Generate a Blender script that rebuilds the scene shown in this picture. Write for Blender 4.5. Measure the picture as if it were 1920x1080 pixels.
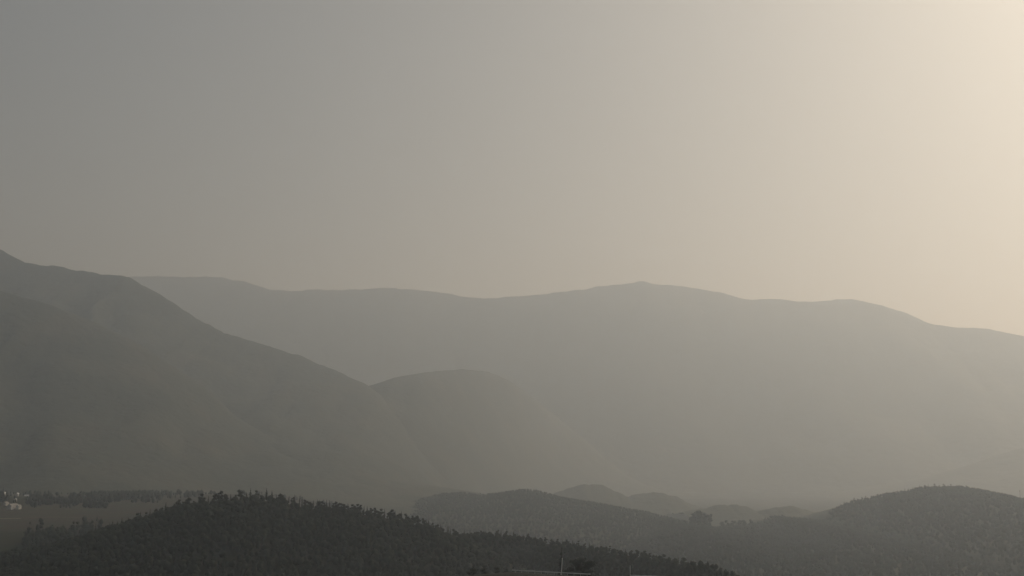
import bpy, math, random
import numpy as np
from mathutils import Vector

random.seed(7)
rng = np.random.default_rng(7)
scene = bpy.context.scene
for o in list(bpy.data.objects):
    bpy.data.objects.remove(o, do_unlink=True)
C = scene.collection
R = math.radians

# ------------------------------------------------------------------ camera
# 1920 x 1080 photo pixels, focal length 2317 px (45 degrees across); eye level on row 880
FPX, CX, CY, PITCH = 2317.0, 960.0, 540.0, R(8.35)
cd = bpy.data.cameras.new('camera')
cd.sensor_width = 36.0
cd.lens = 36.0 * FPX / 1920.0
cd.clip_start = 1.0
cd.clip_end = 120000.0
cam = bpy.data.objects.new('camera', cd)
cam.rotation_euler = (math.pi / 2 + PITCH, 0, 0)
C.objects.link(cam)
scene.camera = cam

# ------------------------------------------------------------------ light
SUN_AZ, SUN_EL = R(40.0), R(32.5)          # right of the view direction, above the frame
sun_dir = Vector((math.sin(SUN_AZ) * math.cos(SUN_EL), math.cos(SUN_AZ) * math.cos(SUN_EL), math.sin(SUN_EL)))
world = bpy.data.worlds.new('World')
scene.world = world
world.use_nodes = True
wn, wl = world.node_tree.nodes, world.node_tree.links
wn.clear()
w_out = wn.new('ShaderNodeOutputWorld')
w_bg = wn.new('ShaderNodeBackground')
w_sky = wn.new('ShaderNodeTexSky')
w_sky.sky_type = 'NISHITA'
w_sky.sun_disc = False
w_sky.sun_elevation = SUN_EL
w_sky.sun_rotation = SUN_AZ
w_sky.altitude = 200.0
w_sky.air_density = 0.7
w_sky.dust_density = 2.6
w_sky.ozone_density = 0.0
w_bg.inputs['Strength'].default_value = 0.083
w_tint = wn.new('ShaderNodeMix')
w_tint.data_type = 'RGBA'
w_tint.blend_type = 'MULTIPLY'
w_tint.inputs[0].default_value = 1.0
w_tint.inputs[7].default_value = (1.0, 0.925, 0.785, 1)      # tints the whole sky a little yellower, less blue
w_gam = wn.new('ShaderNodeGamma')
w_gam.inputs['Gamma'].default_value = 0.7                   # compresses the whole sky's range to soften the glow near the sun
wl.new(w_sky.outputs['Color'], w_gam.inputs['Color'])
wl.new(w_gam.outputs['Color'], w_tint.inputs[6])
wl.new(w_tint.outputs[2], w_bg.inputs['Color'])
wl.new(w_bg.outputs['Background'], w_out.inputs['Surface'])

sl = bpy.data.lights.new('sun', 'SUN')
sl.energy = 2.0
sl.angle = R(0.53)
sl.color = (1.0, 0.86, 0.685)
sun = bpy.data.objects.new('sun', sl)
sun.rotation_euler = sun_dir.to_track_quat('Z', 'Y').to_euler()
sun.location = (0, 0, 5000)
C.objects.link(sun)

vs = scene.view_settings
vs.view_transform = 'Standard'
vs.look = 'None'
vs.exposure = -0.05
vs.gamma = 1.0
vs.use_curve_mapping = False
scene.render.engine = 'CYCLES'
cy = scene.cycles
cy.max_bounces = 6
cy.diffuse_bounces = 2
cy.glossy_bounces = 2
cy.volume_bounces = 2
cy.transparent_max_bounces = 16
cy.use_denoising = True
cy.denoiser = 'OPENIMAGEDENOISE'
cy.sample_clamp_indirect = 4.0

HAZE_DENSITY = 1.38e-4
HAZE_G = 0.63
HAZE_COLOR = (0.74, 0.86, 1.0)
BASE = -180.0                               # valley floor below the eye


# ------------------------------------------------------------------ helpers
def ray(px, py):
    """world direction of a photo pixel, scaled so that its Y component is 1"""
    a, b = (px - CX) / FPX, -(py - CY) / FPX
    y = math.cos(PITCH) - b * math.sin(PITCH)
    z = math.sin(PITCH) + b * math.cos(PITCH)
    return a / y, z / y


def at(px, py, Y):
    x, z = ray(px, py)
    return Vector((x * Y, Y, z * Y))


def _hash(ix, iy, seed):
    h = (ix.astype(np.int64) * 374761393 + iy.astype(np.int64) * 668265263 + seed * 974711) & 0xffffffff
    h = ((h ^ (h >> 13)) * 1274126177) & 0xffffffff
    h = (h ^ (h >> 16)) & 0xffff
    return h / 65535.0


def vnoise(x, y, seed=0):
    x = np.asarray(x, float); y = np.asarray(y, float)
    x, y = np.broadcast_arrays(x, y)
    ix, iy = np.floor(x), np.floor(y)
    fx, fy = x - ix, y - iy
    fx = fx * fx * fx * (fx * (fx * 6 - 15) + 10); fy = fy * fy * fy * (fy * (fy * 6 - 15) + 10)
    a = _hash(ix, iy, seed); b = _hash(ix + 1, iy, seed)
    c = _hash(ix, iy + 1, seed); d = _hash(ix + 1, iy + 1, seed)
    return (a * (1 - fx) + b * fx) * (1 - fy) + (c * (1 - fx) + d * fx) * fy * 1.0


def fbm(x, y, seed=0, octv=4):
    s, a, f, t = 0.0, 1.0, 1.0, 0.0
    for k in range(octv):
        s = s + a * (vnoise(x * f, y * f, seed + k * 17) - 0.5) * 2
        t += a; a *= 0.5; f *= 2.03
    return s / t


def tag(o, label=None, cat=None, group=None, kind=None):
    if label: o['label'] = label
    if cat: o['category'] = cat
    if group: o['group'] = group
    if kind: o['kind'] = kind
    return o


def mesh_np(name, V, F, mat, smooth=False):
    """numpy vertices and equal-sized faces to a mesh"""
    V = np.asarray(V, np.float32); F = np.asarray(F, np.int32)
    me = bpy.data.meshes.new(name)
    n = F.shape[1]
    me.vertices.add(len(V)); me.vertices.foreach_set('co', V.ravel())
    me.loops.add(F.size); me.loops.foreach_set('vertex_index', F.ravel())
    me.polygons.add(len(F))
    me.polygons.foreach_set('loop_start', np.arange(0, F.size, n, dtype=np.int32))
    if smooth:
        me.polygons.foreach_set('use_smooth', np.ones(len(F), bool))
    me.update(calc_edges=True)
    me.materials.append(mat)
    return me


def link(name, me, parent=None, loc=(0, 0, 0)):
    o = bpy.data.objects.new(name, me)
    C.objects.link(o)
    o.location = loc
    if parent is not None: o.parent = parent
    return o


def pieces(name, polys, mat, parent=None):
    """polys: list of (verts, faces) joined into one mesh object"""
    V, F = [], []
    for v, f in polys:
        k = len(V); V += [tuple(p) for p in v]; F += [tuple(i + k for i in q) for q in f]
    me = bpy.data.meshes.new(name); me.from_pydata(V, [], F); me.update(); me.materials.append(mat)
    return link(name, me, parent)


def box(x0, x1, y0, y1, z0, z1):
    v = [(x, y, z) for z in (z0, z1) for y in (y0, y1) for x in (x0, x1)]
    return v, [(0, 2, 3, 1), (4, 5, 7, 6), (0, 1, 5, 4), (2, 6, 7, 3), (0, 4, 6, 2), (1, 3, 7, 5)]


def tube(p0, p1, r0, r1, n=10):
    p0, p1 = Vector(p0), Vector(p1)
    d = (p1 - p0).normalized(); u = d.orthogonal().normalized(); w = d.cross(u)
    v = []
    for p, r in ((p0, r0), (p1, r1)):
        for k in range(n):
            a = 2 * math.pi * k / n
            v.append(p + (u * math.cos(a) + w * math.sin(a)) * r)
    f = [(k, (k + 1) % n, n + (k + 1) % n, n + k) for k in range(n)]
    f += [tuple(range(n - 1, -1, -1)), tuple(range(n, 2 * n))]
    return v, f


# ------------------------------------------------------------------ materials
def mat_noise(name, cols, scale, rough=0.9, detail=5.0, bump=0.0, bump_scale=None, spec=0.15):
    m = bpy.data.materials.new(name); m.use_nodes = True
    nt = m.node_tree; bs = nt.nodes['Principled BSDF']
    tc = nt.nodes.new('ShaderNodeNewGeometry')
    no = nt.nodes.new('ShaderNodeTexNoise'); no.inputs['Scale'].default_value = scale; no.inputs['Detail'].default_value = detail
    no.inputs['Roughness'].default_value = 0.62
    ra = nt.nodes.new('ShaderNodeValToRGB')
    el = ra.color_ramp.elements
    for k, c in enumerate(cols):
        pos = 0.3 + 0.4 * k / max(1, len(cols) - 1)
        e = el[k] if k < 2 else el.new(pos)
        e.position = pos; e.color = (*c, 1)
    nt.links.new(tc.outputs['Position'], no.inputs['Vector'])
    nt.links.new(no.outputs['Fac'], ra.inputs['Fac'])
    nt.links.new(ra.outputs['Color'], bs.inputs['Base Color'])
    bs.inputs['Roughness'].default_value = rough
    bs.inputs['Specular IOR Level'].default_value = spec
    if bump:
        n2 = nt.nodes.new('ShaderNodeTexNoise'); n2.inputs['Scale'].default_value = bump_scale or scale * 6; n2.inputs['Detail'].default_value = 6
        bp = nt.nodes.new('ShaderNodeBump'); bp.inputs['Strength'].default_value = 1.0; bp.inputs['Distance'].default_value = bump
        nt.links.new(tc.outputs['Position'], n2.inputs['Vector'])
        nt.links.new(n2.outputs['Fac'], bp.inputs['Height'])
        nt.links.new(bp.outputs['Normal'], bs.inputs['Normal'])
    return m


M = {}
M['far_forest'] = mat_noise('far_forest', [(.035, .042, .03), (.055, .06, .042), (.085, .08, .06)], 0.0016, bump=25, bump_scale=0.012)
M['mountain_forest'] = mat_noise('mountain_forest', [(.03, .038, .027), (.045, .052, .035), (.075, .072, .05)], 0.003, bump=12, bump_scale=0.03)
M['hill_forest'] = mat_noise('hill_forest', [(.022, .028, .017), (.032, .038, .022), (.042, .045, .028)], 0.02, bump=3, bump_scale=0.12)
M['forest_floor'] = mat_noise('forest_floor', [(.016, .02, .013), (.026, .028, .018), (.036, .034, .024)], 0.05)
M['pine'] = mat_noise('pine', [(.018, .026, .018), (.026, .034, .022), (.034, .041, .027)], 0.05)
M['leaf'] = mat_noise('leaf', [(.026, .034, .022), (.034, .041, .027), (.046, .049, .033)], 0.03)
M['bark'] = mat_noise('bark', [(.05, .04, .03), (.085, .065, .05)], 3.0)
M['white_wall'] = mat_noise('white_wall', [(.46, .46, .45), (.58, .58, .56)], 0.8, 0.7, spec=.3)
M['grey_roof'] = mat_noise('grey_roof', [(.16, .15, .15), (.24, .23, .22)], 0.9, 0.6, spec=.4)
M['white_roof'] = mat_noise('white_roof', [(.70, .71, .72), (.82, .82, .82)], 0.7, 0.35, spec=.5)
M['glass'] = mat_noise('glass', [(.03, .035, .04), (.05, .055, .06)], 1.0, 0.15, spec=.5)
M['door'] = mat_noise('door', [(.12, .08, .06), (.17, .11, .08)], 2.0, 0.6)
M['white_metal'] = mat_noise('white_metal', [(.66, .66, .64), (.82, .82, .80)], 1.5, 0.45, spec=.5)
M['concrete'] = mat_noise('concrete', [(.30, .29, .27), (.42, .41, .38)], 0.6, 0.85)
M['dirt'] = mat_noise('dirt', [(.10, .085, .06), (.15, .13, .10)], 0.3, 0.95)
M['asphalt'] = mat_noise('asphalt', [(.045, .045, .045), (.065, .064, .062)], 0.8, 0.9)


def ground_material():
    m = bpy.data.materials.new('valley_fields'); m.use_nodes = True
    nt = m.node_tree; bs = nt.nodes['Principled BSDF']
    g = nt.nodes.new('ShaderNodeNewGeometry')
    vo = nt.nodes.new('ShaderNodeTexVoronoi'); vo.inputs['Scale'].default_value = 0.006
    mp = nt.nodes.new('ShaderNodeMapping'); mp.inputs['Scale'].default_value = (1.0, 0.45, 0.0)
    ra = nt.nodes.new('ShaderNodeValToRGB')
    el = ra.color_ramp.elements
    el[0].position = 0.0; el[0].color = (.025, .032, .017, 1)
    el[1].position = 1.0; el[1].color = (.085, .075, .05, 1)
    e = el.new(.45); e.color = (.038, .044, .024, 1)
    no = nt.nodes.new('ShaderNodeTexNoise'); no.inputs['Scale'].default_value = 0.02; no.inputs['Detail'].default_value = 8
    mx = nt.nodes.new('ShaderNodeMix'); mx.data_type = 'RGBA'; mx.blend_type = 'MULTIPLY'
    mx.inputs[0].default_value = 0.7
    sp = nt.nodes.new('ShaderNodeSeparateColor')
    nt.links.new(g.outputs['Position'], mp.inputs['Vector'])
    nt.links.new(mp.outputs['Vector'], vo.inputs['Vector'])
    nt.links.new(vo.outputs['Color'], sp.inputs['Color'])
    nt.links.new(sp.outputs[0], ra.inputs['Fac'])
    nt.links.new(g.outputs['Position'], no.inputs['Vector'])
    nt.links.new(ra.outputs['Color'], mx.inputs[6]); nt.links.new(no.outputs['Color'], mx.inputs[7])
    nt.links.new(mx.outputs[2], bs.inputs['Base Color'])
    bs.inputs['Roughness'].default_value = 0.95
    bs.inputs['Specular IOR Level'].default_value = 0.1
    return m


M['fields'] = ground_material()


# ------------------------------------------------------------------ terrain
def ground_z(x, y):
    x = np.asarray(x, float); y = np.asarray(y, float)
    r = np.hypot(x, y)
    z = BASE + 5.0 * fbm(x / 700, y / 700, 3) * np.clip(r / 1500, 0, 1)
    st = lambda a, b: (lambda q: q * q * (3 - 2 * q))(np.clip((y - a) / (b - a), 0, 1))
    z = z + 118 * (1 - (lambda q: q * q * (3 - 2 * q))(np.clip((x + 660) / 560, 0, 1))) * st(850, 1750) * (.79 + .21 * st(1800, 2950)) * (1 - st(3200, 4500))   # terrace on the left
    z = z + 175 * np.exp(-(r / 330) ** 2)                                           # the hill the viewer stands on
    return z


def grid_mesh(name, X, Y, Z, mat, smooth=True):
    n, m = X.shape
    V = np.stack([X, Y, Z], -1).reshape(-1, 3)
    i = np.arange(n * m).reshape(n, m)
    F = np.stack([i[:-1, :-1], i[1:, :-1], i[1:, 1:], i[:-1, 1:]], -1).reshape(-1, 4)
    me = mesh_np(name, V, F, mat, smooth)
    return link(name, me)


t = np.linspace(-1, 1, 321)
axis = np.sign(t) * (np.abs(t) * 2500 + 37500 * np.abs(t) ** 5)
GX, GY = np.meshgrid(axis, axis, indexing='ij')
gr = grid_mesh('ground', GX, GY, ground_z(GX, GY), M['fields'])
tag(gr, 'flat valley floor of fields stretching below the hills', kind='structure')


class Hill:
    """a ridge: crest line through photo pixels at real distances, front and back slopes, spurs and gullies"""
    def __init__(self, pts, base, wf, wb, smooth=12, power=1.35, spur=0.0, spur_len=600, rough=0.0, rough_len=60, seed=1, low=0.0, jag=0.0, jag_len=50):
        P = np.array([at(*p) for p in pts])
        o = np.argsort(P[:, 0])
        P = P[o]
        xs = np.linspace(P[0, 0], P[-1, 0], 1400)
        y = np.interp(xs, P[:, 0], P[:, 1]); z = np.interp(xs, P[:, 0], P[:, 2])
        k = int(smooth)
        ker = np.exp(-np.linspace(-2, 2, 2 * k + 1) ** 2); ker /= ker.sum()
        pad = lambda a: np.convolve(np.pad(a, k, mode='edge'), ker, 'valid')
        self.xs, self.cy, self.cz = xs, pad(y), pad(z) - low
        if jag: self.cz = self.cz + jag * fbm(xs / jag_len, xs * 0, seed + 3, 3)
        self.base, self.wf, self.wb, self.power = base, wf, wb, power
        self.spur, self.spur_len, self.rough, self.rough_len, self.seed = spur, spur_len, rough, rough_len, seed

    def crest(self, x):
        return np.interp(x, self.xs, self.cy), np.interp(x, self.xs, self.cz)

    def z(self, x, y):
        x = np.asarray(x, float); y = np.asarray(y, float)
        cy_, cz = self.crest(x)
        d = y - cy_
        s = np.clip(np.where(d < 0, -d / self.wf, d / self.wb), 0, 1)
        h = cz - self.base
        rnd = 0.02                                             # a rounded, not a knife-edged crest
        se = np.sqrt(s * s + rnd * rnd) - rnd
        prof = np.clip(1 - se, 0, 1) ** self.power
        z = self.base + h * prof
        w = np.clip(se * 4, 0, 1) * (1 - s)
        if self.spur:
            wx = x + 0.35 * self.spur_len * fbm(x / self.spur_len, y / self.spur_len, self.seed + 5)
            rid = 1 - np.abs(fbm(wx / self.spur_len, y / (self.spur_len * 3.2), self.seed, 4)) * 2
            z = z + (rid - 0.6) * self.spur * np.abs(h) * w
        if self.rough:
            z = z + self.rough * fbm(x / self.rough_len, y / self.rough_len, self.seed + 9, 3) * np.clip(s * 6, 0.25, 1)
        return z - 6 * s

    def build(self, name, mat, label, nx=420, ny=90):
        u = np.linspace(self.xs[0], self.xs[-1], nx)
        v = np.linspace(-1, 1, ny)
        v = np.sign(v) * np.abs(v) ** 1.5
        U, Vv = np.meshgrid(u, v, indexing='ij')
        cyy, _ = self.crest(U)
        Y = cyy + np.where(Vv < 0, Vv * self.wf, Vv * self.wb)
        o = grid_mesh(name, U, Y, self.z(U, Y), mat)
        tag(o, label, kind='structure')
        return o


far = Hill([(-700, 600, 15000), (-350, 500, 15000), (0, 508, 14500), (120, 524, 14200), (230, 519, 14000), (330, 518, 14000), (420, 521, 13800), (460, 528, 13600), (505, 544, 13400),
            (560, 545, 13300), (640, 544, 13200), (745, 541, 13000), (800, 545, 13000), (850, 552, 13000), (870, 557, 12900), (920, 558, 12800), (1000, 555, 12700),
            (1060, 547, 12600), (1120, 538, 12600), (1170, 532, 12500), (1200, 529, 12500), (1225, 533, 12500), (1250, 533, 12500), (1300, 541, 12500), (1350, 548, 12400),
            (1400, 561, 12300), (1450, 562, 12200), (1520, 567, 12000), (1560, 564, 12000), (1590, 560, 12000), (1625, 565, 11900), (1660, 575, 11800), (1700, 590, 11700),
            (1740, 608, 11600), (1790, 613, 11500), (1850, 616, 11400), (1920, 631, 11300), (2050, 660, 11000), (2300, 640, 11000), (2700, 700, 11000)],
           BASE, 3400, 6000, smooth=5, power=1.25, spur=.16, spur_len=1500, rough=26, rough_len=260, seed=11, jag=13, jag_len=150)
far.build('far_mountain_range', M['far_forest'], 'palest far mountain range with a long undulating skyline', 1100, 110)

left = Hill([(-900, 420, 7544), (-500, 400, 7544), (-200, 430, 7452), (-60, 445, 7360), (0, 467, 7268), (25, 480, 7222), (45, 491, 7176), (75, 498, 7130), (120, 501, 7084), (165, 511, 7038), (205, 515, 6992),
             (245, 522, 6900), (275, 538, 6854), (310, 560, 6808), (360, 591, 6716), (420, 625, 6624), (470, 640, 6578), (520, 655, 6532), (560, 665, 6486), (600, 684, 6440), (640, 700, 6394),
             (680, 716, 6348), (715, 742, 6250), (750, 785, 6200), (790, 835, 6150), (830, 880, 6100), (880, 925, 6050)],
            BASE, 3000, 4500, smooth=4, power=1.3, spur=.15, spur_len=900, rough=16, rough_len=130, seed=23, jag=9, jag_len=90)
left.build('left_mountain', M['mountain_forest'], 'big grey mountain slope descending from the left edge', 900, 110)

spur = Hill([(-900, 470, 5586), (-400, 500, 5490), (-100, 520, 5393), (0, 545, 5345), (90, 570, 5297), (180, 605, 5249), (260, 645, 5201), (330, 690, 5153), (390, 730, 5104), (430, 775, 5056),
             (500, 815, 5008), (600, 855, 4960), (750, 900, 4912), (900, 925, 4912)],
            BASE, 2300, 2600, smooth=14, power=1.2, spur=.14, spur_len=600, rough=14, rough_len=110, seed=31)
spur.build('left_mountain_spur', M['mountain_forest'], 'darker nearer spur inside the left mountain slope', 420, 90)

foot = Hill([(300, 900, 6200), (480, 815, 6400), (600, 765, 6450), (690, 724, 6500), (740, 708, 6650), (800, 698, 7000), (865, 692, 7500), (915, 697, 8100), (950, 711, 8600), (990, 738, 9200), (1035, 775, 9800),
             (1085, 815, 10100), (1135, 855, 10200), (1190, 895, 10200), (1260, 925, 10200)],
            BASE, 2200, 3000, smooth=10, power=1.25, spur=.14, spur_len=800, rough=16, rough_len=140, seed=41)
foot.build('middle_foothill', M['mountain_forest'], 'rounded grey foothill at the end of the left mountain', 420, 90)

low1 = Hill([(960, 930, 5700), (1030, 928, 5700), (1070, 915, 5650), (1095, 907, 5600), (1128, 908, 5600), (1155, 922, 5550), (1180, 931, 5500), (1205, 924, 5500), (1240, 923, 5450), (1270, 932, 5450), (1295, 946, 5400), (1330, 956, 5400), (1400, 962, 5400)],
            BASE, 700, 900, smooth=6, power=1.1, rough=6, rough_len=45, seed=51, jag=5, jag_len=25)
low1.build('pale_valley_hill', M['mountain_forest'], 'pale low hill rising just behind the middle wooded hill', 300, 50)
low2 = Hill([(1280, 960, 4400), (1325, 953, 4400), (1342, 948, 4400), (1372, 946, 4400), (1400, 948, 4400), (1417, 960, 4356), (1428, 961, 4312), (1455, 951, 4312), (1485, 949, 4312), (1510, 955, 4312), (1540, 967, 4312), (1640, 975, 4312)],
            BASE, 500, 700, smooth=6, power=1.1, rough=4, rough_len=40, seed=61, jag=4, jag_len=20)
low2.build('pale_twin_mound', M['mountain_forest'], 'pale double mound behind the small clump of trees', 240, 50)

rspur = Hill([(1560, 935, 8000), (1680, 912, 8100), (1760, 893, 8200), (1830, 868, 8300), (1880, 850, 8350), (1930, 836, 8400), (2050, 790, 8500), (2250, 740, 8600), (2600, 760, 8600)],
             BASE, 1500, 2500, smooth=10, power=1.2, spur=.14, spur_len=600, rough=12, rough_len=120, seed=47)
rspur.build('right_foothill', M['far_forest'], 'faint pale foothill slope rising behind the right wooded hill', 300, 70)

# wooded hills: the crest pixels are tree tops, so the soil lies a tree height lower
MID_SKY = [(640, 958, 4485), (740, 946, 4370), (775, 936, 4312), (830, 922, 4255), (870, 920, 4255), (900, 925, 4197), (940, 920, 4140), (985, 914, 4140), (1010, 917, 4140), (1050, 928, 4082), (1090, 935, 4024),
           (1150, 945, 3967), (1200, 954, 3909), (1260, 969, 3852), (1340, 985, 3794), (1450, 1000, 3794)]
midh = Hill(MID_SKY, BASE - 4, 1500, 900, smooth=9, power=1.1, rough=4, rough_len=60, seed=71, low=9)
midh.build('middle_wooded_hill', M['hill_forest'], 'soft grey wooded hill in the middle of the valley', 320, 70)

RIGHT_SKY = [(1120, 1010, 3159), (1180, 998, 3221), (1225, 985, 3285), (1270, 977, 3348), (1340, 984, 3411), (1400, 979, 3474), (1425, 974, 3512), (1450, 963, 3538), (1485, 966, 3538), (1545, 973, 3538), (1552, 957, 3538),
             (1572, 945, 3538), (1600, 935, 3538), (1630, 929, 3538), (1660, 922, 3538), (1700, 916, 3538), (1722, 909, 3538), (1745, 909, 3538), (1790, 908, 3538), (1830, 914, 3512), (1870, 924, 3487), (1895, 933, 3474),
             (1920, 937, 3474), (2000, 945, 3411), (2200, 930, 3411), (2500, 960, 3411)]
right = Hill(RIGHT_SKY, BASE - 4, 1900, 900, smooth=4, power=1.0, rough=4, rough_len=60, seed=81, low=12)
right.build('right_wooded_hill', M['hill_forest'], 'rounded wooded hill at the right edge of the valley', 420, 80)

SECOND_SKY = [(640, 1030, 1560), (760, 1005, 1520), (860, 997, 1480), (905, 993, 1450), (960, 996, 1420), (1000, 1003, 1390), (1045, 1010, 1350), (1100, 1017, 1300), (1160, 1026, 1240), (1220, 1034, 1180), (1280, 1043, 1120),
              (1340, 1051, 1060), (1372, 1064, 1030), (1400, 1080, 1010), (1480, 1120, 980), (1600, 1170, 950)]
second = Hill(SECOND_SKY, BASE - 8, 380, 420, smooth=6, power=1.0, rough=1.5, rough_len=30, seed=91, low=7)
second.build('second_wooded_ridge', M['forest_floor'], 'dark low wooded ridge running right from the near hill', 320, 60)

NEAR_SKY = [(-700, 1040, 1500), (-300, 1050, 1480), (-60, 1036, 1420), (0, 1030, 1410), (60, 1022, 1400), (110, 1012, 1390), (150, 1001, 1380), (180, 989, 1370), (205, 984, 1370), (240, 971, 1370), (290, 956, 1370), (340, 941, 1370), (380, 933, 1370), (420, 927, 1370),
            (480, 922, 1370), (530, 927, 1370), (560, 935, 1370), (600, 941, 1370), (680, 949, 1370), (740, 959, 1370), (790, 973, 1360), (825, 985, 1350), (860, 998, 1340), (920, 1024, 1330), (1000, 1060, 1310), (1100, 1100, 1300), (1250, 1150, 1290)]
near = Hill(NEAR_SKY, BASE - 5, 480, 450, smooth=6, power=0.95, rough=2.0, rough_len=35, seed=101, low=9)
near.build('near_wooded_hill', M['forest_floor'], 'nearest dark wooded hill across the lower left', 420, 80)

# road shoulder in the foreground, at the bottom edge
BANK = [(560, 1120, 752), (700, 1098, 744), (830, 1084, 736), (900, 1077, 728), (955, 1073, 720), (1030, 1077, 716), (1110, 1081, 713), (1180, 1084, 710), (1260, 1087, 704), (1400, 1100, 688), (1600, 1140, 672)]
bank = Hill(BANK, BASE - 4, 300, 260, smooth=10, power=0.9, rough=0.5, rough_len=12, seed=111)
bank.build('roadside_bank', M['forest_floor'], 'dark bank carrying the road at the bottom edge', 260, 60)


# ------------------------------------------------------------------ trees
def leaf_tris(centers, size, rs, flat=0.5):
    """one small randomly turned triangle pair (a leaf clump) for each centre"""
    n = len(centers)
    a = rs.normal(size=(n, 3)); a /= np.linalg.norm(a, axis=1, keepdims=True)
    b = rs.normal(size=(n, 3)); b -= a * (a * b).sum(1, keepdims=True); b /= np.linalg.norm(b, axis=1, keepdims=True)
    a[:, 2] *= flat; b[:, 2] *= flat
    s = size * rs.uniform(.6, 1.3, (n, 1))
    V = np.stack([centers - a * s, centers - b * s * .7, centers + a * s, centers + b * s * .7], 1).reshape(-1, 3)
    i = np.arange(n)[:, None] * 4
    F = np.concatenate([i + np.array([[0, 1, 2]]), i + np.array([[0, 2, 3]])])
    return V, F


def lump(cx_, cy_, cz_, rx, rz, rs, rings=4, seg=7):
    """an uneven closed lump that keeps the heart of a crown opaque"""
    V, F = [], []
    for k in range(rings + 1):
        a = math.pi * k / rings
        for j in range(seg):
            b = 2 * math.pi * (j + .5 * (k % 2)) / seg
            q = rs.uniform(.72, 1.12)
            V.append((cx_ + rx * q * math.sin(a) * math.cos(b), cy_ + rx * q * math.sin(a) * math.sin(b), cz_ + rz * q * math.cos(a)))
    for k in range(rings):
        for j in range(seg):
            p, q = k * seg + j, k * seg + (j + 1) % seg
            F += [(p, p + seg, q + seg), (p, q + seg, q)]
    return np.array(V), np.array(F)


def join(parts):
    V, F, n = [], [], 0
    for v, f in parts:
        V.append(v); F.append(f + n); n += len(v)
    return np.concatenate(V), np.concatenate(F)


def conifer_shape(seed, leaves, core=True):
    """unit height, trunk foot at 0"""
    rs = np.random.default_rng(seed)
    base = rs.uniform(.12, .25); wid = rs.uniform(.15, .21)
    tiers = 7
    parts = []
    cs = []
    lean = rs.normal(0, .02, 2)
    for k in range(tiers):
        f = k / (tiers - 1)
        z = base + (1 - base) * f ** .95 * .95
        r = wid * (1 - f) ** .8 * rs.uniform(.75, 1.2) + .012
        if core:
            parts.append(lump(lean[0] * f, lean[1] * f, z, r * .62, .10 * (1 - .4 * f), rs, 3, 6))
        n = max(4, int(leaves * (1 - f * .75) / tiers * 1.5))
        ang = rs.uniform(0, 2 * math.pi, n); rr = r * rs.uniform(.35, 1.15, n)
        cs.append(np.stack([np.cos(ang) * rr + lean[0] * f, np.sin(ang) * rr + lean[1] * f, z - rr * .35 + rs.normal(0, .022, n)], 1))
    parts.append(leaf_tris(np.concatenate(cs), .042, rs, .45))
    top = np.array([[lean[0], lean[1], 1.0], [lean[0] + .02, lean[1], .9], [lean[0] - .012, lean[1] + .018, .9], [lean[0] - .012, lean[1] - .018, .9]])
    parts.append((top, np.array([[0, 1, 2], [0, 2, 3], [0, 3, 1]])))
    return join(parts)


def round_shape(seed, leaves, wide=1.0):
    """pine or broadleaf with an irregular rounded crown"""
    rs = np.random.default_rng(seed)
    parts, cs = [], []
    for k in range(rs.integers(7, 10)):
        a = rs.uniform(0, 2 * math.pi); r = rs.uniform(.03, .17) * wide
        z = rs.uniform(.2, .86)
        cx_, cy_ = r * math.cos(a) * (1.15 - .5 * z), r * math.sin(a) * (1.15 - .5 * z)
        rx, rz = rs.uniform(.09, .16) * wide, rs.uniform(.08, .13)
        z = min(z, .97 - rz)
        parts.append(lump(cx_, cy_, z, rx * .8, rz * .85, rs, 4, 7))
        n = max(4, leaves // 6)
        d = rs.normal(size=(n, 3)); d /= np.linalg.norm(d, axis=1, keepdims=True)
        cs.append(np.array([cx_, cy_, z]) + d * np.array([rx, rx, rz]) * rs.uniform(.7, 1.12, (n, 1)))
    parts.append(leaf_tris(np.concatenate(cs), .05, rs, .8))
    return join(parts)


def trunk_shape(seed, top=.8, r=.018):
    rs = np.random.default_rng(seed + 500)
    n = 6; V = []; hs = [0, .04, .3, .6, top]; rad = [r * 1.5, r * 1.05, r * .85, r * .5, r * .15]
    bx = np.cumsum(np.r_[0, rs.normal(0, .007, 4)]); by = np.cumsum(np.r_[0, rs.normal(0, .007, 4)])
    for k in range(5):
        for j in range(n):
            a = 2 * math.pi * j / n
            V.append((bx[k] + rad[k] * math.cos(a), by[k] + rad[k] * math.sin(a), hs[k]))
    F = []
    for k in range(4):
        for j in range(n):
            p, q = k * n + j, k * n + (j + 1) % n
            F += [(p, q, q + n), (p, q + n, p + n)]
    parts = [(np.array(V), np.array(F))]
    for k in range(5):                                          # limbs
        a = rs.uniform(0, 6.28); z = rs.uniform(.3, .65); L = rs.uniform(.08, .15)
        v, f = tube((0, 0, z), (L * math.cos(a), L * math.sin(a), z + L * .7), r * .35, r * .12, 4)
        f3 = [(q[0], q[1], q[2]) for q in f if len(q) >= 3] + [(q[0], q[2], q[3]) for q in f if len(q) == 4]
        parts.append((np.array([tuple(p) for p in v]), np.array(f3)))
    return join(parts)


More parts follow.
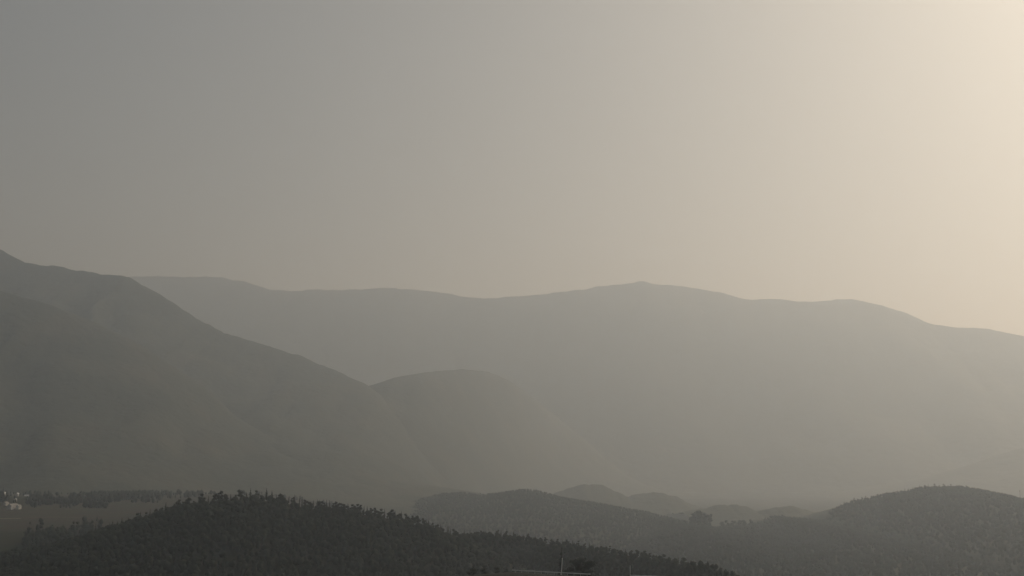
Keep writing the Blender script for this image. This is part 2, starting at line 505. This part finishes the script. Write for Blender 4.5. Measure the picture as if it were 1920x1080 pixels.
PROTO = {'conifer': [], 'round': [], 'wide': []}
for k in range(7):
    V, F = conifer_shape(200 + k, 150)
    tv, tf = trunk_shape(k, .85)
    PROTO['conifer'].append((mesh_np('conifer_crown', V, F, M['pine']), mesh_np('conifer_trunk', tv, tf, M['bark'])))
for k in range(7):
    V, F = round_shape(300 + k, 170)
    tv, tf = trunk_shape(20 + k, .7, .022)
    PROTO['round'].append((mesh_np('pine_crown', V, F, M['pine']), mesh_np('pine_trunk', tv, tf, M['bark'])))
for k in range(4):
    V, F = round_shape(400 + k, 200, 1.7)
    tv, tf = trunk_shape(40 + k, .7, .03)
    PROTO['wide'].append((mesh_np('broadleaf_crown', V, F, M['leaf']), mesh_np('broadleaf_trunk', tv, tf, M['bark'])))
NAMES = {'conifer': 'conifer_tree', 'round': 'pine_tree', 'wide': 'broadleaf_tree'}


def tree(kind, foot, h, w, label, group):
    root = bpy.data.objects.new(NAMES[kind], None)
    root.empty_display_size = 1.0
    C.objects.link(root)
    root.location = foot
    root.rotation_euler = (random.gauss(0, .025), random.gauss(0, .025), random.uniform(0, 6.28))
    root.scale = (w, w, h)
    crown, trunk = random.choice(PROTO[kind])
    link('crown', crown, root)
    link('trunk', trunk, root)
    tag(root, label, 'tree', group)
    return root


ORD = ['first', 'second', 'third', 'fourth', 'fifth', 'sixth', 'seventh', 'eighth', 'ninth', 'tenth', 'eleventh', 'twelfth', 'thirteenth', 'fourteenth', 'fifteenth', 'sixteenth', 'seventeenth',
       'eighteenth', 'nineteenth', 'twentieth']


def skyline_trees(hill, sky, segs, group, hmin, hmax, lift=0.0):
    """segs: (px0, px1, spacing, up-and-down jitter in photo pixels, share of conifers, description)"""
    sx = np.array([p[0] for p in sky]); sy = np.array([p[1] for p in sky])
    for (p0, p1, step, jit, con, desc) in segs:
        px = p0 + step * .5; k = 0
        while px < p1:
            q = px + random.uniform(-.28, .28) * step
            top = np.interp(q, sx, sy) - lift + random.uniform(-jit, jit * .75)
            x0, z0 = ray(q, top)
            Y = float(hill.crest(x0 * float(hill.cy.mean()))[0])
            Y = float(hill.crest(x0 * Y)[0]) + random.uniform(-8, 6)
            zg = float(hill.z(x0 * Y, Y))
            h = min(max(z0 * Y - zg, hmin), hmax)
            kind = 'conifer' if random.random() < con else 'round'
            w = h * random.uniform(.75, 1.1) if kind == 'conifer' else h * random.uniform(.95, 1.45)
            w = max(w, .55 * (hmin + hmax) * .5)
            tree(kind, (x0 * Y, Y, zg - .2), h + .2, w, ORD[k % 20] + ' tree from the left ' + desc, group)
            px += step; k += 1


skyline_trees(near, NEAR_SKY, [
    (176, 240, 8.5, 3.5, .5, "on the hill's low left shoulder"),
    (240, 330, 9.5, 6.0, .3, "on the steep left flank of the near hill"),
    (330, 420, 9.5, 7.0, .3, "in the ragged row climbing to the near summit"),
    (420, 545, 9.5, 6.5, .35, "on the spiky top of the dark near hill"),
    (545, 660, 6.5, 2.6, .45, "just past the summit of the dark near hill"),
    (660, 770, 6.5, 2.2, .4, "on the gentle right slope of the near hill"),
    (770, 862, 6.5, 1.8, .3, "on the low right end of the near hill"),
], 'trees along the crest of the near hill', 5.0, 16.0, 3.0)
skyline_trees(second, SECOND_SKY, [
    (866, 1000, 10, 2.5, .5, 'on the top of the second dark ridge'),
    (1000, 1150, 10, 2.5, .3, 'on the middle of the second dark ridge'),
    (1150, 1385, 13, 2.5, .2, 'on the low right end of the second ridge'),
], 'trees along the crest of the second ridge', 5.0, 14.0)
skyline_trees(right, RIGHT_SKY, [
    (1345, 1440, 8, 2.2, .4, 'on the low saddle left of the right hill'),
    (1440, 1550, 8, 2.0, .4, 'on the small knoll before the right hill'),
    (1550, 1630, 7, 1.6, .2, 'on the steep left side of the right hill'),
    (1630, 1730, 7, 1.8, .3, 'on the rising upper side of the right hill'),
    (1730, 1830, 7, 2.6, .45, 'on the rounded top of the right hill'),
    (1830, 1925, 8, 2.6, .4, 'on the right-hand end of the right hill'),
], 'trees along the crest of the right hill', 6.0, 17.0)


def lone(px, top, Y, hill, kind, wfac, label, group=None, foot=None):
    x0, z0 = ray(px, top)
    zg = float(hill.z(x0 * Y, Y)) if hill is not None else float(ground_z(x0 * Y, Y))
    if foot is not None:
        zg = ray(px, foot)[1] * Y
    h = max(3.0, z0 * Y - zg)
    return tree(kind, (x0 * Y, Y, zg - .3), h + .3, h * wfac, label, group)


# clump of tall trees between the middle and the right hill
G = 'tall clump left of the right hill'
for px, top, Y, kd, w, lab in [
        (1296, 965, 3337, 'wide', .75, 'leftmost tree of the tall clump beside the pale mound'),
        (1303, 960, 3348, 'wide', .75, 'second tree from the left in the tall clump'),
        (1310, 955, 3353, 'wide', .75, 'tallest tree of the tall clump beside the pale mound'),
        (1317, 957, 3348, 'wide', .75, 'tree just right of the tallest in the tall clump'),
        (1323, 963, 3342, 'wide', .7, 'lower tree filling the right of the tall clump'),
        (1331, 960, 3354, 'round', .7, 'narrow right-hand tree of the tall clump'),
        (1285, 970, 3326, 'round', .9, 'small lone tree just left of the tall clump'),
        (1262, 972, 3310, 'wide', .9, 'bushy tree low on the slope well left of the tall clump'),
        (1240, 973, 3300, 'wide', .9, 'bushy tree farthest left of the tall clump'),
        (1408, 971, 3430, 'round', .9, 'single tree on the slope right of the flat-topped group'),
        (1273, 974, 3321, 'round', .9, 'lowest small tree left of the tall clump'),
        (1354, 976, 3402, 'wide', .9, 'leftmost tree of the flat-topped group after the gap'),
        (1364, 974, 3407, 'wide', .9, 'second tree of the flat-topped group after the gap'),
        (1375, 974, 3407, 'wide', .9, 'third tree of the flat-topped group after the gap'),
        (1386, 973, 3412, 'wide', .9, 'fourth tree of the flat-topped group after the gap'),
        (1395, 974, 3412, 'wide', .9, 'rightmost tree of the flat-topped group after the gap')]:
    lone(px, top, Y, right, kd, w, lab, G)

# scattered trees in front of the terrace at the left
G = 'trees on the left valley terrace'
lone(78, 968, 1800, None, 'round', .9, 'lone dark tree in the field below the white house', G)
lone(189, 970, 1800, None, 'round', .8, 'upright tree just left of the near hill shoulder', G)
lone(172, 974, 1790, None, 'round', .9, 'tree beside the upright tree near the hill shoulder', G)
lone(158, 975, 1780, None, 'wide', .8, 'broad tree in the left copse below the fields', G)
lone(146, 977, 1770, None, 'round', 1.0, 'middle tree of the left copse below the fields', G)
lone(134, 983, 1760, None, 'wide', .8, 'lower tree of the left copse below the fields', G)
lone(122, 988, 1750, None, 'round', 1.0, 'leftmost tree of the left copse below the fields', G)
lone(7, 914, 2450, None, 'conifer', .9, 'dark slender tree at the left edge behind the house', G, 940)
lone(3, 918, 2430, None, 'wide', .7, 'dark bushy tree at the left edge beside the house', G, 948)

# trees by the road at the bottom edge
G = 'trees beside the foreground road'
for px, top, Y, kd, w, lab in [
        (1086, 1040, 735, 'wide', .8, 'round dark tree right of the tall white post'),
        (1072, 1046, 732, 'wide', .9, 'dark bush hugging the right side of the white post'),
        (1101, 1048, 733, 'wide', .9, 'dark bush right of the round roadside tree'),
        (1050, 1026, 738, 'conifer', .7, 'narrow dark conifer standing behind the white post'),
        (932, 1060, 736, 'wide', 1.0, 'dark roadside bush ending at the white rail'),
        (908, 1062, 740, 'wide', 1.0, 'middle dark bush left of the white rail'),
        (884, 1061, 744, 'wide', 1.0, 'leftmost dark bush left of the white rail'),
        (948, 1066, 730, 'wide', 1.1, 'low shrub at the left end of the rail')]:
    lone(px, top, Y, bank, kd, w, lab, G)


HOUSES = []
# ------------------------------------------------------------------ buildings at the left edge
def house(px, py, Y, L, W, H, roof_h, rot, wall, roofm, label, group=None, windows=3):
    # the foot stands where the line of sight meets the ground near Y
    Ys = np.linspace(1500, 3400, 800); gx, gz_ = ray(px, py)
    hit = np.nonzero(gz_ * Ys < ground_z(gx * Ys, Ys))[0]
    if len(hit): Y = float(Ys[hit[0]])
    print('house', label, px, Y)
    p = Vector((gx * Y, Y, float(ground_z(gx * Y, Y))))
    HOUSES.append((px, Y, L * FPX / Y))
    root = bpy.data.objects.new('house', None); C.objects.link(root)
    root.location = p; root.rotation_euler = (0, 0, rot)
    tag(root, label, 'house', group)
    l, w = L / 2, W / 2
    v = [(-l, -w, -1.5), (l, -w, -1.5), (l, w, -1.5), (-l, w, -1.5), (-l, -w, H), (l, -w, H), (l, w, H), (-l, w, H), (-l, 0, H + roof_h), (l, 0, H + roof_h)]
    f = [(0, 1, 5, 4), (2, 3, 7, 6), (1, 2, 6, 9, 5), (3, 0, 4, 8, 7), (4, 5, 9, 8), (6, 7, 8, 9)]
    pieces('wall', [(v, f)], wall, root)
    e, tck = .5, .22
    rp = []
    for s in (-1, 1):
        a = Vector((0, s * (w + e), H - roof_h * e / w + .05)); b = Vector((0, 0, H + roof_h + .05))
        vv = []
        for x in (-l - e, l + e):
            vv += [(x, a.y, a.z), (x, b.y, b.z), (x, b.y, b.z + tck), (x, a.y, a.z + tck)]
        rp.append((vv, [(0, 1, 2, 3), (7, 6, 5, 4), (0, 4, 5, 1), (1, 5, 6, 2), (2, 6, 7, 3), (3, 7, 4, 0)]))
    pieces('roof', rp, roofm, root)
    for k in range(windows):
        x = -l + L * (k + 1) / (windows + 1)
        for s in (-1, 1):
            if s == -1 and k == windows // 2 and windows > 1:
                pieces('door', [box(x - .6, x + .6, -w - .06, -w + .05, -1.4, 1.9)], M['door'], root)
                continue
            y0, y1 = sorted((s * (w - .05), s * (w + .06)))
            pieces('window', [box(x - .6, x + .6, y0, y1, H * .38, H * .38 + 1.3)], M['glass'], root)
    return root


hz = house(24, 955, 2400, 26, 8, 7.0, 3.4, R(81), M['white_wall'], M['grey_roof'], 'white gabled house with grey roof near the left edge')
house(35, 955, 2395, 10, 5, 6.0, 2.4, R(81), M['white_wall'], M['grey_roof'], 'small white outbuilding right of the gabled house', windows=2)
house(11, 948, 2440, 12, 6, 5.0, 2.6, R(81), M['white_wall'], M['grey_roof'], 'white house partly behind the gabled house', windows=2)
house(8, 931, 2520, 6, 5, 7.5, 3.0, R(81), M['white_wall'], M['white_roof'], 'narrow pale tall house above the gabled house', windows=2)
house(33, 923, 3000, 5, 5, 6.0, 2.5, R(81), M['white_wall'], M['white_roof'], 'faint narrow house on the slope above the others', windows=2)
house(53, 924, 3000, 15, 7, 2.5, 1.2, R(4), M['white_wall'], M['white_roof'], 'faint long low shed right of the slope house')
house(161, 948, 2450, 4.5, 4, 2.6, 1.3, R(81), M['white_wall'], M['white_roof'], 'tiny bright white hut alone before the tree belt', windows=1)

house(29, 940, 2560, 4.5, 4.0, 4.2, 1.6, R(81), M['white_wall'], M['white_roof'], 'small bright white hut just above the gabled house', windows=1)


# ------------------------------------------------------------------ woods nobody could count
def low_shape(seed, conical, wide=1.0):
    rs = np.random.default_rng(seed)
    V, F = lump(0, 0, .55, .19 * wide, .47, rs, 5, 6)
    if conical:
        k = np.clip(1.25 - V[:, 2], .12, 1.1); V[:, 0] *= k; V[:, 1] *= k
    n = 12
    d = rs.normal(size=(n, 3)); d /= np.linalg.norm(d, axis=1, keepdims=True)
    c = np.array([0, 0, .55]) + d * np.array([.19 * wide, .19 * wide, .44])
    return join([(V, F), leaf_tris(c, .07, rs, .8)])


LOW_C = [low_shape(600 + k, True) for k in range(5)]
LOW_R = [low_shape(620 + k, False) for k in range(6)]
LOW_W = [low_shape(640 + k, False, 1.5) for k in range(5)]


def plant(spots, rs, con, h0, h1, wide=(1.5, 2.4)):
    """one joined canopy; spots: (x, y, z, height cap)"""
    Vs, Fs, k0 = [], [], 0
    for (x, y, z, cap) in spots:
        pool = LOW_C if rs.random() < con else (LOW_R if rs.random() < .6 else LOW_W)
        V, F = pool[rs.integers(len(pool))]
        h = min(h0 + (h1 - h0) * np.clip(.5 + .55 * float(fbm(x / 45, y / 45, 77, 2)) + rs.normal(0, .22), 0, 1.15), cap)
        a = rs.uniform(0, 6.28); c_, s_ = math.cos(a), math.sin(a)
        wd = h * rs.uniform(*wide)
        Vs.append(np.stack([(V[:, 0] * c_ - V[:, 1] * s_) * wd + x, (V[:, 0] * s_ + V[:, 1] * c_) * wd + y, (V[:, 2] * 1.05 - .05) * h + z], 1))
        Fs.append(F + k0); k0 += len(V)
    return np.concatenate(Vs), np.concatenate(Fs)


def woodland(name, hill, px0, px1, d0, d1, step, h0, h1, con, mat, label, seed, dens=None):
    """trees on a jittered grid over the slope from d0 to d1 metres in front of the crest, opening out downhill"""
    rs = np.random.default_rng(seed)
    spots = []
    Ym = float(hill.cy.mean())
    d = d0
    while d < d1:
        st = step * (1 + .5 * max(0, d) / d1)
        x = ray(px0, 1000)[0] * Ym; xb = ray(px1, 1000)[0] * Ym
        xs = np.arange(x, xb, st); xs = xs + rs.uniform(-.45, .45, len(xs)) * st
        ys = hill.crest(xs)[0] - d + rs.uniform(-.45, .45, len(xs)) * st
        keep = rs.random(len(xs)) < .93
        xs, ys = xs[keep], ys[keep]
        # leave out what lies outside the picture's side margins
        m = np.abs(xs / ys) < .62
        xs, ys = xs[m], ys[m]
        zs = hill.z(xs, ys)
        for q in zip(xs, ys, zs): spots.append((*q, h0 + (h1 - h0) * (.1 if d < 2.2 * step else 1)))
        d += st
    V, F = plant(spots, rs, con, h0, h1)
    o = link(name, mesh_np(name, V, F, mat, True))
    tag(o, label, 'wood', kind='stuff')
    return o


woodland('woodland', near, -250, 1120, 7, 340, 5.8, 5, 10, .15, M['pine'], 'dense dark wood covering the near hill below its skyline', 1)
woodland('woodland', second, 620, 1540, 2, 350, 5.8, 4.5, 8.5, .15, M['pine'], 'dark wood covering the second ridge behind the road', 2)
woodland('woodland', right, 1120, 2280, 4, 2000, 11.8, 8, 12, .12, M['pine'], 'hazy grey wood covering the rounded right hill', 3)
woodland('woodland', midh, 680, 1400, 2, 1450, 12.5, 6, 10, .1, M['pine'], 'pale hazy wood covering the middle valley hill', 4)


def scatter_wood(name, rows, mat, label, seed):
    """ragged copses on the valley floor: rows of (px0, px1, Y0, Y1, count, h0, h1); clumped by noise"""
    rs = np.random.default_rng(seed)
    spots = []
    for (p0, p1, Y0, Y1, n, h0, h1) in rows:
        k = 0; tries = 0
        while k < n and tries < n * 12:
            tries += 1
            Y = rs.uniform(Y0, Y1); x = ray(rs.uniform(p0, p1), 950)[0] * Y
            if any(abs(x / Y * FPX + CX - hp) < hl * .6 + 3 and Y < hy + 12 for hp, hy, hl in HOUSES): continue
            if float(fbm(x / 60, Y / 160, seed, 2)) < rs.uniform(-.35, .15): continue
            spots.append((x, Y, float(ground_z(x, Y)), h0 + (h1 * 1.2 - h0) * rs.random() ** 2)); k += 1
    V, F = plant(spots, rs, .15, 16, 17, (1.0, 1.9))
    o = link(name, mesh_np(name, V, F, mat, True))
    tag(o, label, 'wood', kind='stuff')


scatter_wood('tree_belt', [(-200, 70, 2500, 2950, 420, 6, 13), (60, 200, 2380, 2750, 420, 5, 12), (190, 300, 2550, 2950, 380, 7, 13), (130, 380, 2750, 3050, 260, 7, 12)], M['leaf'],
             'dark belt of trees behind the white house at left', 5)
scatter_wood('tree_belt', [(-150, 200, 1560, 1800, 420, 6, 11), (-150, 260, 1800, 2050, 16, 5, 9), (-150, 120, 1450, 1720, 420, 6, 10)], M['pine'],
             'dark scrub between the left fields and the near hill', 6)
scatter_wood('tree_belt', [(-300, 760, 3000, 4000, 700, 6, 10)], M['leaf'],
             'faint hedgerows crossing the valley below the left mountain', 7)
scatter_wood('tree_belt', [(900, 1080, 2050, 2300, 220, 6, 11)], M['leaf'],
             'grey scrub on the valley floor below the middle hill', 8)


# pale farm road across the terrace: a sheet laid on the ground
def ribbon(name, pts, width, mat, lift, label, n=60):
    P = [Vector((*xy, 0)) for xy in pts]
    V, F = [], []
    for i in range(n + 1):
        tt = i / n * (len(P) - 1); k = min(int(tt), len(P) - 2); q = P[k].lerp(P[k + 1], tt - k)
        d = (P[k + 1] - P[k]).normalized(); nn = Vector((-d.y, d.x, 0)) * width / 2
        for s in (-1, 1):
            r = q + nn * s
            V.append((r.x, r.y, float(ground_z(r.x, r.y)) + lift))
    for i in range(n):
        F.append((2 * i, 2 * i + 2, 2 * i + 3, 2 * i + 1))
    me = bpy.data.meshes.new(name); me.from_pydata(V, [], F); me.update(); me.materials.append(mat)
    o = link(name, me); tag(o, label, kind='structure')


def gpix(px, Y):
    return (ray(px, 960)[0] * Y, Y)


ribbon('farm_road', [gpix(-120, 2090), gpix(0, 2106), gpix(20, 2112), gpix(40, 2114)], 9, M['concrete'], .4, 'short pale road at the left edge below the white house')
ribbon('dirt_track', [gpix(44, 2130), gpix(90, 2150), gpix(130, 2140), gpix(185, 2110)], 5, M['dirt'], .4, 'faint dirt track crossing the fields below the tree belt')

# ------------------------------------------------------------------ roadside rail and posts
def guard_rail(pa, pb, posts, label):
    a, b = Vector(pa), Vector(pb)
    root = bpy.data.objects.new('guard_rail', None); C.objects.link(root); root.location = a
    tag(root, label, 'guard rail', 'white guard rails beside the foreground road')
    d = b - a; n = Vector((d.y, -d.x, 0)).normalized()
    prof = [(-.03, -.26), (.05, -.2), (.05, -.06), (-.01, 0), (.05, .06), (.05, .2), (-.03, .26), (-.05, .26), (-.05, -.26)]
    v = [q + n * o + Vector((0, 0, z)) for q in (Vector(), d) for (o, z) in prof]
    m = len(prof)
    f = [(k, (k + 1) % m, m + (k + 1) % m, m + k) for k in range(m)] + [tuple(range(m - 1, -1, -1)), tuple(range(m, 2 * m))]
    pieces('beam', [(v, f)], M['white_metal'], root)
    for k in range(posts):
        q = d * ((k + .5) / posts) - n * .12
        gz = float(bank.z(a.x + q.x, a.y + q.y)) - a.z
        pieces('post', [tube(q + Vector((0, 0, min(gz, -.6) - .2)), q + Vector((0, 0, .24)), .07, .07, 8)], M['white_metal'], root)
    return root


guard_rail(at(960, 1069, 720), at(1107, 1076.5, 714), 12, 'longer white guard rail with the tall post beside it')
guard_rail(at(1181, 1078.5, 704), at(1275, 1083, 700), 8, 'short white guard rail cut off by the bottom edge')


def utility_pole(pf, pt, r, label, arm):
    a, b = Vector(pf), Vector(pt)
    root = bpy.data.objects.new('utility_pole', None); C.objects.link(root); root.location = a
    tag(root, label, 'pole', 'posts beside the foreground road')
    d = b - a
    pieces('pole', [tube((0, 0, -1.5), d, r, r * .7, 10)], M['white_metal'], root)
    pieces('base', [tube((0, 0, -1.5), (0, 0, .5), r * 2, r * 1.7, 10)], M['concrete'], root)
    if arm:
        pieces('crossarm', [box(d.x - .45, d.x + .45, d.y - .06, d.y + .06, d.z - .45, d.z - .3)], M['concrete'], root)
    return root


utility_pole(at(1052, 1077, 719), at(1054.5, 1046, 719), .28, 'tall thin white post rising behind the long rail', True)
utility_pole(at(1181.5, 1082, 712), at(1181.5, 1060, 712), .18, 'faint shorter post at the start of the short rail', False)

# mast on the right-hand hill
x0, z0 = ray(1912, 919)
Ym = 3470.0
root = bpy.data.objects.new('radio_mast', None); C.objects.link(root)
zg = float(right.z(x0 * Ym, Ym)); root.location = (x0 * Ym, Ym, zg)
tag(root, 'thin mast standing on the crest at the right edge', 'mast')
hh = z0 * Ym - zg
pieces('pole', [tube((0, 0, -1), (0, 0, hh), .55, .3, 8)], M['bark'], root)
pieces('antenna', [box(-1.0, 1.0, -.2, .2, hh - 3.5, hh - 1.2)], M['bark'], root)

# ------------------------------------------------------------------ the hazy air
hm = bpy.data.materials.new('haze_air'); hm.use_nodes = True
nt = hm.node_tree; nt.nodes.clear()
ho = nt.nodes.new('ShaderNodeOutputMaterial')
pv = nt.nodes.new('ShaderNodeVolumePrincipled')
pv.inputs['Color'].default_value = (*HAZE_COLOR, 1)
pv.inputs['Absorption Color'].default_value = (0.85, 0.85, 0.85, 1)
pv.inputs['Density'].default_value = HAZE_DENSITY
pv.inputs['Anisotropy'].default_value = HAZE_G
nt.links.new(pv.outputs['Volume'], ho.inputs['Volume'])
topz = max(max(v.co.z for v in o.data.vertices) for o in C.objects if o.type == 'MESH' and o.name in ('far_mountain_range', 'left_mountain'))
lowz = min(float(v.co.z) for o in C.objects if o.type == 'MESH' and o.get('kind') == 'structure' for v in o.data.vertices)
hb = pieces('haze', [box(-41000, 41000, -41000, 41000, lowz - 1, topz + 40)], hm)
tag(hb, 'thin warm haze filling the whole valley', 'haze', kind='stuff')
print('haze', lowz, topz, 'objects', len(C.objects), 'tris', sum(len(m.polygons) for m in bpy.data.meshes))
